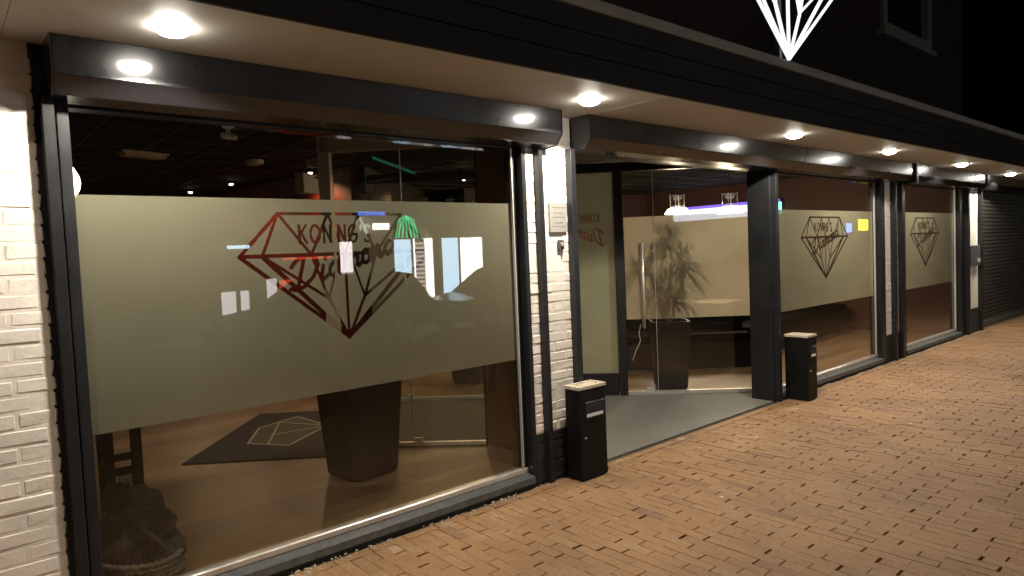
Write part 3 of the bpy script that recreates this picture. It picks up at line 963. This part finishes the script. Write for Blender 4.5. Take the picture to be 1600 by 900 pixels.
def litter_bin(x, y, rz, label, w=.20, d=.25):
    h = .665
    r_ = root('litter_bin', (x, y, 0), label, 'bin', 'black steel ashtray bins by the entrance')
    mb = MB()
    x0, x1, y0, y1 = x - w / 2, x + w / 2, y - d / 2, y + d / 2
    mb.box(x0, x1, y0, y1, .012, h)
    part('bin_body', mb, 'bin_black', r_, bevel=.006)
    part('bin_foot', MB().box(x0 + .015, x1 - .015, y0 + .015, y1 - .015, 0, .014), 'rubber', r_)
    rim = MB().box(x0 - .003, x1 + .003, y0 - .003, y0 + .014, h, h + .022).box(x0 - .003, x1 + .003, y1 - .014, y1 + .003, h, h + .022)
    rim.box(x0 - .003, x0 + .014, y0 + .014, y1 - .014, h, h + .022).box(x1 - .014, x1 + .003, y0 + .014, y1 - .014, h, h + .022)
    part('ashtray_rim', rim, 'sand', r_)
    top = MB()
    n_ = 8
    for i in range(n_):
        for j in range(n_):
            xa, xb = x0 + .014 + (w - .028) * i / n_, x0 + .014 + (w - .028) * (i + 1) / n_
            ya, yb = y0 + .014 + (d - .028) * j / n_, y0 + .014 + (d - .028) * (j + 1) / n_
            top.box(xa, xb, ya, yb, h - .002, h + .010 + random.uniform(0, .007))
    part('ash_sand', top, 'sand', r_)
    part('slot_frame', MB().box(x0 + .055, x1 - .025, y0 - .006, y0 + .002, h - .215, h - .095), 'black_metal', r_, bevel=.002)
    part('slot', MB().box(x0 + .065, x1 - .035, y0 - .0075, y0 - .005, h - .165, h - .105), 'rubber', r_)
    pr = MB()
    xx_ = x0 + .066
    while xx_ < x1 - .045:
        l_ = random.uniform(.007, .013)
        pr.box(xx_, xx_ + l_, y0 - .009, y0 - .0065, h - .203, h - .180)
        xx_ += l_ + .004
    part('printed_word', pr, 'print_white', r_)
    part('lock', MB().tube([(x0 + .05, y0 + .002, h - .35), (x0 + .05, y0 - .006, h - .35)], .007, 10), 'chrome', r_)
    r_.rotation_euler = (0, 0, rz)
    return r_
litter_bin(3.595, -.222, 0, 'black steel ashtray bin standing in front of the white brick pillar', .28, .148)
litter_bin(6.91, -.225, 0, 'black steel ashtray bin in front of the post right of the door')

# --------------------------------------------------------- inside: seen through the glass
def planter(x, y, w, h, rz, label, palm):
    r_ = root('potted_palm' if palm else 'planter', (x, y, 0), label, 'plant' if palm else 'planter')
    c, s = math.cos(rz), math.sin(rz)
    def ring(a, z):
        return [(x + (u * c - v * s) * a, y + (u * s + v * c) * a, z) for u, v in ((-.78, -1), (.78, -1), (1, -.78), (1, .78), (.78, 1), (-.78, 1), (-1, .78), (-1, -.78))]
    prof = [(w * .36, .0), (w * .40, .03), (w * .5, h - .03), (w * .5, h), (w * .44, h), (w * .43, h - .05)]
    mb = MB()
    for a, z in prof:
        mb.v += ring(a, z)
    for i in range(len(prof) - 1):
        for k in range(8):
            j = (k + 1) % 8
            mb.f.append((i * 8 + k, i * 8 + j, i * 8 + 8 + j, i * 8 + 8 + k))
    mb.f.append(tuple(reversed(range(8))))
    part('pot', mb, 'pot', r_)
    part('soil', MB().poly(ring(w * .43, h - .05)), 'soil', r_)
    heads = palm if palm else []
    for hx_, hy_, hz_, n_, ll in heads:
        part('stem', MB().tube([(x, y, h - .06), (x + hx_ * .4, y + hy_ * .4, h + (hz_ - h) * .5), (x + hx_, y + hy_, hz_)], [.022, .016, .012], 8), 'stem', r_)
        lf = MB()
        for k in range(n_):
            az = random.uniform(0, 2 * math.pi); el = random.uniform(-.5, 1.35)
            L = ll * random.uniform(.75, 1.1); wd = random.uniform(.013, .021)
            dx_, dy_ = math.cos(az), math.sin(az)
            pts = []
            for q in range(5):
                t = q / 4
                rr = L * t * math.cos(el) * (1 - .12 * t)
                z_ = L * t * math.sin(el) - .55 * L * t * t * (math.cos(el) + .15)
                pts.append((x + hx_ + dx_ * rr, y + hy_ + dy_ * rr, hz_ + z_, wd * (1 - t ** 2.2) + .001))
            n0 = len(lf.v)
            for (a, b, c2, w2) in pts:
                lf.v += [(a - dy_ * w2, b + dx_ * w2, c2), (a + dy_ * w2, b - dx_ * w2, c2)]
            for q in range(4):
                lf.f.append((n0 + 2 * q, n0 + 2 * q + 1, n0 + 2 * q + 3, n0 + 2 * q + 2))
        part('leaf_crown', lf, 'leaf', r_)
    return r_
planter(6.57, 1.19, .44, .80, math.radians(45), 'leafy palm in a tall dark pot behind the glass door', [
    (.08, -.04, 1.76, 64, .33), (-.13, .13, 1.50, 60, .34), (.17, -.15, 1.50, 64, .36), (.03, .03, 1.26, 60, .36), (.13, -.10, 1.16, 50, .34)])
planter(2.50, 1.15, .53, .80, math.radians(8), 'tall tapered dark planter behind the large window', None)
planter(5.35, 3.45, .50, .72, math.radians(20), 'smaller dark planter beyond the inner glass wall', None)

RG = root('entrance_rug', (2.5, 2.8, 0), 'black rug with pale diamond outline behind the large window', 'rug')
rc = [(1.533, 2.507), (2.702, 3.864), (3.42, 3.30), (2.62, 1.66)]
part('rug_pile', MB().prism([(a, b, -.003) for a, b in rc], (0, 0, .012)), 'rug', RG)
def bil(u, v):
    a = [rc[0][i] * (1 - u) + rc[1][i] * u for i in (0, 1)]
    b = [rc[3][i] * (1 - u) + rc[2][i] * u for i in (0, 1)]
    return a[0] * (1 - v) + b[0] * v, a[1] * (1 - v) + b[1] * v
dia = [(.30, .28), (.62, .22), (.86, .50), (.60, .84), (.22, .60)]
part('rug_motif', MB().prism([(*bil(u, v), .0085) for u, v in dia], (0, 0, .003)), 'rug_green', RG)
for (a, b) in ((0, 1), (1, 2), (2, 3), (3, 4), (4, 0)):
    p_, q_ = bil(*dia[a]), bil(*dia[b])
    part('rug_line', MB().wall(p_, q_, .011, .0135, .022), 'rug_line', RG)
for (p_, q_) in (((.26, .44), (.74, .36)), ((.74, .36), (.60, .84)), ((.45, .40), (.60, .84))):
    part('rug_line', MB().wall(bil(*p_), bil(*q_), .011, .0140, .018), 'rug_line', RG)

ST = root('bar_stool', (.90, 1.35, 0), 'black wooden bar stool beside the left window frame', 'stool')
for lx, ly in ((.78, 1.12), (.93, 1.10), (.99, 1.46), (.80, 1.48)):
    part('leg', MB().box(lx - .024, lx + .024, ly - .024, ly + .024, 0, 1.02), 'stool_black', ST)
for a, b in (((.78, 1.12), (.93, 1.10)), ((.93, 1.10), (.99, 1.46)), ((.99, 1.46), (.80, 1.48)), ((.80, 1.48), (.78, 1.12))):
    part('foot_rail', MB().wall(a, b, .40, .445, .03), 'stool_black', ST)
part('seat', MB().box(.73, 1.04, 1.06, 1.52, 1.02, 1.07), 'stool_black', ST, bevel=.012)

BGR = root('padded_bag', (.76, .34, 0), 'dark padded bag with a knitted band on the floor left', 'bag')
def lumpy(cx, cy_, cz, rx, ry, rz_, seed, amp=.10, n=22, mflat=True):
    r = np.random.default_rng(seed)
    ph = r.uniform(0, 6.28, 8)
    mb = MB()
    for i in range(n + 1):
        th = math.pi * i / n
        for j in range(n):
            fi = 2 * math.pi * j / n
            k = 1 + amp * (math.sin(3 * fi + ph[0] + 2 * th) * .5 + math.sin(5 * th + ph[1] + fi) * .5 + .35 * math.sin(7 * fi + ph[2]) * math.sin(6 * th + ph[3]))
            sx_ = math.sin(th)
            mb.v.append((cx + rx * k * sx_ * math.cos(fi), cy_ + ry * k * sx_ * math.sin(fi), max(cz + rz_ * k * math.cos(th), .003)))
    for i in range(n):
        for j in range(n):
            jj = (j + 1) % n
            mb.f.append((i * n + j, i * n + jj, (i + 1) * n + jj, (i + 1) * n + j))
    return mb
part('bag_body', lumpy(.74, .44, .26, .17, .20, .24, 4, .20, 34), 'bag', BGR, smooth=True)
for k, (fx, fy, fz, ra, rb, rc_) in enumerate(((.84, .36, .27, .10, .13, .12), (.72, .34, .36, .13, .10, .10), (.88, .30, .17, .09, .11, .12), (.66, .32, .20, .09, .12, .15), (.80, .42, .42, .09, .10, .06))):
    part('bag_fold', lumpy(fx, fy, fz, ra, rb, rc_, 20 + k, .24, 30), 'bag', BGR, smooth=True)
part('shoulder_strap', MB().tube([(.70, .30, .40), (.76, .24, .33), (.83, .215, .25), (.88, .20, .15), (.90, .20, .06)], .012, 8), 'rubber', BGR, smooth=True)
for k in range(5):                   # rows of the knitted band
    zk = .085 + k * .026
    part('knitted_band', MB().tube([(.76 + (.175 + .006 * math.sin(k * 2)) * math.cos(t), .26 + .155 * math.sin(t), zk + .010 * math.sin(2 * t + .5) + .006 * math.sin(34 * t + k * 1.6)) for t in np.linspace(0, 2 * math.pi, 120)], .0135, 6), 'knit', BGR, smooth=True)
part('knitted_base', lumpy(.76, .26, .05, .165, .145, .06, 9, .06), 'bag', BGR, smooth=True)
single('paper_bag', MB().prism([(.93, 1.72, 0), (1.07, 1.66, 0), (1.08, 1.76, 0), (.94, 1.82, 0)], (0, 0, .26)), 'paper', 'pale green paper bag behind the bar stool', 'bag')

# lamps inside
GL = root('globe_lamp', (.50, .34, 2.0), 'white globe lamp half hidden by the left window frame', 'lamp')
part('globe', MB().lathe([(.002, -.115), (.05, -.104), (.088, -.074), (.11, -.03), (.115, 0), (.11, .03), (.088, .074), (.05, .104), (.002, .115)], (.505, .36, 2.10), 24), 'pendant', GL, smooth=True)
part('cord', MB().tube([(.505, .36, 2.21), (.505, .36, 2.9)], .004, 6), 'stool_black', GL)

spots_in = [(2.535, 5.23, 2.6), (2.696, 4.23, 2.6), (4.002, 5.05, 2.86), (3.45, 1.85, 2.70), (5.70, 5.05, 2.86), (5.9, 4.2, 2.86), (6.5, 4.95, 2.86), (10.6, 5.2, 2.86)]
spots_in[0] = (3.30, 7.95, 2.86); spots_in[1] = (3.50, 6.65, 2.86)
names_in = ['deep in the room, farthest left of the spots', 'second from the left above the frosted band', 'third from the left, above the beige speaker',
            'highest and brightest one, in the entrance corridor', 'low bright one right of the taupe frame', 'upper of two close together', 'lower of two close together', 'beside the black post left of the door']
for (sx, sy, sz), nm in zip(spots_in, names_in):
    r_ = root('ceiling_spotlight', (sx, sy, sz), 'small lit ceiling spotlight, ' + nm, 'spotlight', 'small ceiling spotlights inside')
    part('spot_can', MB().lathe([(.030, 0), (.036, .02), (.036, .07), (.012, .09), (.012, .04 + max(0, 2.90 - sz))], (sx, sy, sz), 14), 'stool_black', r_)
    part('bulb', MB().lathe([(.004, -.026), (.022, -.018), (.029, -.002)], (sx, sy, sz), 14), 'lamp_in', r_)
    lamp('spotlight_lamp', 'SPOT', (sx, sy, sz - .06), P_INSIDE * 1.3, WARM_IN, r_, .04, math.radians(150), .5)
def pendant(x, y, z, label):
    r_ = root('pendant_lamp', (x, y, z), label, 'lamp', 'pendant lamps behind the glass door')
    part('shade', MB().lathe([(.05, .11), (.155, .085), (.20, .02), (.205, .0), (.02, .0)], (x, y, z), 28), 'pendant', r_, smooth=True)
    part('glass_cylinder', MB().lathe([(.12, .10), (.12, .30)], (x, y, z), 20), 'glass_in', r_, smooth=True)
    for k in range(4):
        a = k * math.pi / 2 + .4
        part('support_rod', MB().tube([(x + .115 * math.cos(a), y + .115 * math.sin(a), z + .09), (x + .115 * math.cos(a), y + .115 * math.sin(a), z + .32)], .006, 6), 'chrome', r_)
    part('cord', MB().tube([(x, y, z + .10), (x, y, 2.9)], .004, 6), 'stool_black', r_)
    lamp('pendant_lamp_light', 'POINT', (x, y, z - .08), P_PENDANT, (1.0, .80, .55), r_, .10)
pendant(9.5, 3.09, 2.20, 'left one of two glowing pendant lamps seen through the glass door')
pendant(9.5, 2.12, 2.14, 'right one of two glowing pendant lamps seen through the glass door')
SC = root('led_screen', (12.9, 4.2, 2.3), 'bright violet and white display strip behind the pendant lamps', 'screen')
part('display', MB().box(12.90, 12.935, 3.15, 5.6, 2.22, 2.46), 'screen', SC)
part('display_edge', MB().box(12.89, 12.94, 3.08, 5.7, 2.46, 2.52), 'screen_violet', SC)
part('display_edge', MB().box(12.89, 12.94, 3.05, 3.15, 2.22, 2.46), 'screen_teal', SC)
part('housing', MB().box(12.94, 12.949, 3.0, 5.75, 2.18, 2.54), 'stool_black', SC)

cl = root('ceiling_light_box', (1.85, 4.4, 2.88), 'unlit oblong ceiling light above the large window', 'ceiling light')
part('cover', MB().wall((1.62, 4.34), (2.05, 4.47), 2.84, 2.896, .14), 'off_lamp', cl, bevel=.008)
part('housing', MB().wall((1.60, 4.333), (2.07, 4.476), 2.875, 2.897, .16), 'speaker', cl)
cl2 = root('smoke_detector', (3.0, 4.5, 2.86), 'small pale box on the dark ceiling', 'detector')
part('detector_body', MB().lathe([(.05, -.06), (.10, -.045), (.11, .0)], (3.05, 4.5, 2.896), 20), 'speaker', cl2)
cl3 = root('security_camera', (2.1, 2.6, 2.85), 'small white camera hanging from the ceiling behind the large window', 'camera')
part('camera_mount', MB().lathe([(.02, -.07), (.02, -.03), (.05, -.01), (.05, .0)], (2.12, 2.6, 2.896), 14), 'print_white', cl3)
part('camera_body', MB().tube([(2.06, 2.56, 2.80), (2.20, 2.66, 2.815)], .028, 12), 'print_white', cl3)
sp = root('loudspeaker', (3.55, 4.3, 2.5), 'beige loudspeaker box on the red wall', 'speaker')
part('cabinet', MB().prism([(3.52, 4.20, 2.50), (3.80, 4.38, 2.50), (3.72, 4.50, 2.50), (3.46, 4.32, 2.50)], (-.01, -.01, .24)), 'speaker', sp, bevel=.01)
part('bracket', MB().tube([(3.62, 4.36, 2.72), (3.62, 4.36, 2.90)], .015, 8), 'stool_black', sp)
ct = root('curtain', (3.28, 2.9, 1.9), 'cream curtain hanging beside the taupe frame', 'curtain')
mb = MB()
fold = [(3.20 + .012 * math.sin(k * 1.3), 3.05 - k * .03 + .02 * math.sin(k * 2.1)) for k in range(10)]
for (a, b) in zip(fold[:-1], fold[1:]):
    mb.wall(a, b, 1.75, 2.52, .012)
part('fabric', mb, 'cream', ct)
part('curtain_rod', MB().tube([(3.16, 3.12, 2.54), (3.24, 2.70, 2.54)], .012, 8), 'frame_in', ct)
part('rod_hanger', MB().tube([(3.20, 2.90, 2.54), (3.20, 2.90, 2.90)], .006, 6), 'frame_in', ct)
ld = root('laser_dots', (2.0, 7.2, 2.6), 'glowing beads on a wire standing in for green laser dots at the back left', 'laser dots')  # green laser dots, imitated by glowing beads on an added wire
part('wire', MB().tube([(1.2, 7.6, 2.62), (1.9, 7.4, 2.56), (2.6, 7.2, 2.62), (3.2, 7.0, 2.56)], .004, 6), 'stool_black', ld)
for k in range(13):
    t = k / 12
    part('laser_dot', MB().lathe([(.004, -.03), (.009, -.015), (.006, 0)], (1.2 + 2.0 * t, 7.6 - .6 * t, 2.59 - .03 * math.sin(t * 9)), 8), 'laser_green', ld)
tb_ = root('light_tube_green', (3.3, 2.4, 2.85), 'green glowing tube under the ceiling near the taupe frame', 'lamp')
part('tube', MB().tube([(3.42, 2.35, 2.66), (4.35, 3.00, 2.62)], .014, 10), 'led_tube', tb_)
part('tube_hanger', MB().tube([(3.6, 2.476, 2.66), (3.6, 2.476, 2.745)], .005, 6).tube([(4.2, 2.895, 2.63), (4.2, 2.895, 2.9)], .005, 6), 'stool_black', tb_)
bt = root('bunting', (6.0, 4.0, 2.3), 'row of faded pennants hanging inside above the frosted glass', 'bunting')
part('cord', MB().tube([(4.3, 4.2, 2.52), (5.6, 4.0, 2.46), (7.2, 3.8, 2.52)], .004, 6), 'stool_black', bt)
for k in range(8):
    t = k / 7
    cx_, cy_, cz_ = 4.35 + 2.8 * t, 4.19 - .38 * t, 2.50 - .05 * math.sin(math.pi * t)
    part('pennant', MB().prism([(cx_ - .07, cy_ + .01, cz_), (cx_ + .07, cy_ - .01, cz_), (cx_, cy_, cz_ - .22)], (0, .004, 0)), 'pennant', bt)

def table(x, y, label):
    r_ = root('bar_table', (x, y, 0), label, 'table', 'tables behind the far windows')
    part('table_top', MB().box(x - .38, x + .38, y - .38, y + .38, .70, .735), 'table_top', r_, bevel=.006)
    part('column', MB().tube([(x, y, .02), (x, y, .70)], .035, 12), 'stool_black', r_)
    part('foot', MB().box(x - .25, x + .25, y - .25, y + .25, 0, .025), 'stool_black', r_)
    return r_
def chair(x, y, rz, label):
    r_ = root('chair', (x, y, 0), label, 'chair', 'dark chairs at the tables')
    c, s = math.cos(rz), math.sin(rz)
    R = lambda u, v: (x + u * c - v * s, y + u * s + v * c)
    for u, v in ((-.19, -.19), (.19, -.19), (.19, .19), (-.19, .19)):
        a = R(u, v)
        part('leg', MB().tube([(a[0], a[1], 0), (a[0], a[1], .45)], .018, 8), 'stool_black', r_)
    part('seat', MB().prism([(*R(u, v), .44) for u, v in ((-.22, -.22), (.22, -.22), (.22, .22), (-.22, .22))], (0, 0, .05)), 'stool_black', r_)
    part('backrest', MB().prism([(*R(u, v), .49) for u, v in ((-.22, .19), (.22, .19), (.22, .22), (-.22, .22))], (0, 0, .46)), 'stool_black', r_)
table(9.9, 2.6, 'square bar table seen below the frosted band of the door pane')
table(11.4, 2.3, 'square bar table behind the farthest window')
chair(11.1, 3.2, math.radians(92), 'dark chair between the two bar tables')
def bench(a, b, nrm, label):
    """upholstered bench from a to b, its front at a-b, going back along nrm"""
    r_ = root('upholstered_bench', (a[0], a[1], 0), label, 'bench', 'dark benches inside')
    P = lambda q, k: (q[0] + nrm[0] * k, q[1] + nrm[1] * k)
    def slab(k0, k1, z0, z1, ins=0.0):
        return MB().prism([(*P(a, k0), z0), (*P(b, k0), z0), (*P(b, k1), z0), (*P(a, k1), z0)], (0, 0, z1 - z0))
    part('plinth', slab(.05, .50, 0, .12), 'stool_black', r_)
    part('seat_base', slab(.02, .52, .12, .36), 'stool_black', r_)
    part('seat_cushion', slab(.0, .46, .36, .47), 'bench_black', r_, bevel=.03)
    part('back_cushion', slab(.42, .58, .47, .78), 'bench_black', r_, bevel=.03)
bench((7.05, 2.36), (8.30, 1.12), (S2, S2), 'dark upholstered bench set at an angle behind the glass door')
bench((8.95, 1.45), (12.8, 1.75), (-.05, .99), 'long dark upholstered bench behind the two far windows')

# --------------------------------------------------------- across the street (mirrored in the panes)
YO = -13.0
OB = root('opposite_building', (10, YO, 0), 'brown shop building across the street mirrored in the large window', 'building')
part('wall', MB().box(-25, 70, YO - .4, YO, 0, 6.5), 'facade_far', OB)
def lit(name, x0, x1, z0, z1, mat, par=None):
    o = part(name, MB().box(x0, x1, YO + .01, YO + .05, z0, z1), mat, par or OB)
    part('window_frame', MB().box(x0 - .05, x0, YO, YO + .09, z0 - .05, z1 + .05).box(x1, x1 + .05, YO, YO + .09, z0 - .05, z1 + .05).box(x0, x1, YO, YO + .09, z1, z1 + .05).box(x0, x1, YO, YO + .09, z0 - .05, z0), 'trim', o)
    return o
lit('shop_window', 10.0, 10.58, .5, 2.18, 'shop_blue')
lit('shop_window', 11.62, 12.25, .36, 2.20, 'shop_blue')
lit('shop_window', 12.30, 13.18, .36, 2.20, 'shop_white')
lit('shop_window', 8.33, 8.71, 1.35, 2.16, 'shop_pale')
lit('shop_window', 5.25, 5.60, .15, 1.05, 'shop_faint')
lit('shop_window', 5.70, 5.92, .35, 1.05, 'shop_faint')
lit('shop_window', 6.35, 6.62, .72, 1.30, 'shop_faint')
lit('shop_window', 5.45, 6.0, 2.06, 2.14, 'shop_blue')
db = part('blind_door', MB().box(10.62, 10.70, YO, YO + .08, 0, 2.2).box(11.06, 11.30, YO, YO + .08, 0, 2.2), 'shop_white', OB)
for k in range(17):
    part('blind_slat', MB().box(10.72, 11.05, YO + .02, YO + .05, .10 + k * .12, .165 + k * .12), 'shop_dim', db)
part('light_sign', MB().box(8.95, 9.75, YO + .02, YO + .10, 2.86, 2.96), 'sign_blue', OB)
part('light_sign', MB().box(9.38, 9.88, YO + .02, YO + .10, 2.46, 2.64), 'shop_white', OB)
for k in range(7):
    a = math.radians(-62 + k * 20.7)
    part('green_tube', MB().tube([(10.42, YO + .10, 2.84), (10.42 + .26 * math.sin(a), YO + .12, 2.84 - .22 * math.cos(a)), (10.42 + .42 * math.sin(a), YO + .12, 2.84 - .62)], .018, 6), 'sign_green', OB)
part('light_sign', MB().box(41.2, 42.5, YO + .02, YO + .12, 2.14, 2.79), 'sign_yellow', OB)
part('light_sign', MB().box(39.6, 40.1, YO + .02, YO + .12, 2.05, 2.57), 'sign_blue', OB)
part('light_sign', MB().box(6.8, 8.1, YO + .02, YO + .10, 1.75, 1.80), 'sign_red', OB)
part('light_sign', MB().box(6.7, 7.25, YO + .02, YO + .10, .95, 1.25), 'sign_red', OB)

def car(x0, y, flip, label):
    L, Wd = 4.2, 1.72
    r_ = root('parked_car', (x0 + L / 2, y, -.05), label, 'car', 'cars parked across the street')
    side = [(0, .35), (.03, .62), (.12, .72), (1.05, .86), (1.10, .88), (3.95, .95), (4.14, .90), (4.2, .60), (4.18, .32), (.1, .25)]
    cab = [(1.05, .87), (1.75, 1.36), (2.1, 1.44), (3.3, 1.45), (3.75, 1.38), (4.06, .94)]
    X = (lambda u: x0 + L - u) if flip else (lambda u: x0 + u)
    mb = MB().prism([(X(a), y - Wd / 2, b - .05) for a, b in side], (0, Wd, 0))
    body = part('body', mb, 'car_paint', r_, bevel=.05, seg=2)
    n = len(cab)
    g = MB()
    g.v += [(X(a), y - (Wd / 2 - .04 - .16 * max(0, (b - .9) / .55)), b - .05) for a, b in cab] + [(X(a), y + (Wd / 2 - .04 - .16 * max(0, (b - .9) / .55)), b - .05) for a, b in cab]
    g.f.append(tuple(range(n))); g.f.append(tuple(reversed(range(n, 2 * n))))
    for i in range(n):
        j = (i + 1) % n
        g.f.append((i, j, n + j, n + i))
    part('cabin_glass', g, 'car_glass', r_)
    rf = [(1.72, 1.345), (2.1, 1.445), (3.3, 1.456), (3.78, 1.375)]
    part('roof', MB().prism([(X(a), y - .66, b - .04) for a, b in rf] + [(X(a), y - .66, b - .07) for a, b in reversed(rf)], (0, 1.32, 0)), 'car_paint', r_)
    for u in (.82, 3.38):
        for sy in (-1, 1):
            yy_ = y + sy * (Wd / 2 - .09)
            w = part('wheel', MB().tube([(X(u), yy_ - .10, .265), (X(u), yy_ + .10, .265)], .315, 20), 'rubber', r_)
            part('rim', MB().tube([(X(u), yy_ - .104, .265), (X(u), yy_ + .104, .265)], .20, 16), 'rim', w)
    for sy in (-1, 1):
        part('headlight', MB().box(min(X(-.01), X(.06)), max(X(-.01), X(.06)), y + sy * .62 - .16, y + sy * .62 + .16, .50, .62), 'rim', r_)
car(3.88, -9.0, False, 'dark parked hatchback on the left of two mirrored in the large window')
car(8.65, -9.0, False, 'dark parked hatchback on the right of two mirrored in the large window')

LP = root('street_lamp', (-4.5, -11.6, 0), 'tall street lamp across the road', 'street lamp')
part('post', MB().tube([(-4.5, -11.6, 0), (-4.5, -11.6, 4.0), (-4.5, -11.6, 7.2)], [.09, .07, .05], 12), 'grey_metal', LP)
part('arm', MB().tube([(-4.5, -11.6, 7.15), (-4.5, -11.2, 7.35), (-4.5, -10.6, 7.40)], .035, 8), 'grey_metal', LP)
part('lantern', MB().box(-4.66, -4.34, -10.8, -10.1, 7.38, 7.48), 'grey_metal', LP, bevel=.03)
part('lantern_glass', MB().box(-4.60, -4.40, -10.72, -10.2, 7.355, 7.382), 'street_glow', LP)
lamp('street_lamp_light', 'POINT', (-4.5, -10.45, 7.28), P_STREET, (1.0, .85, .67), LP, .16)
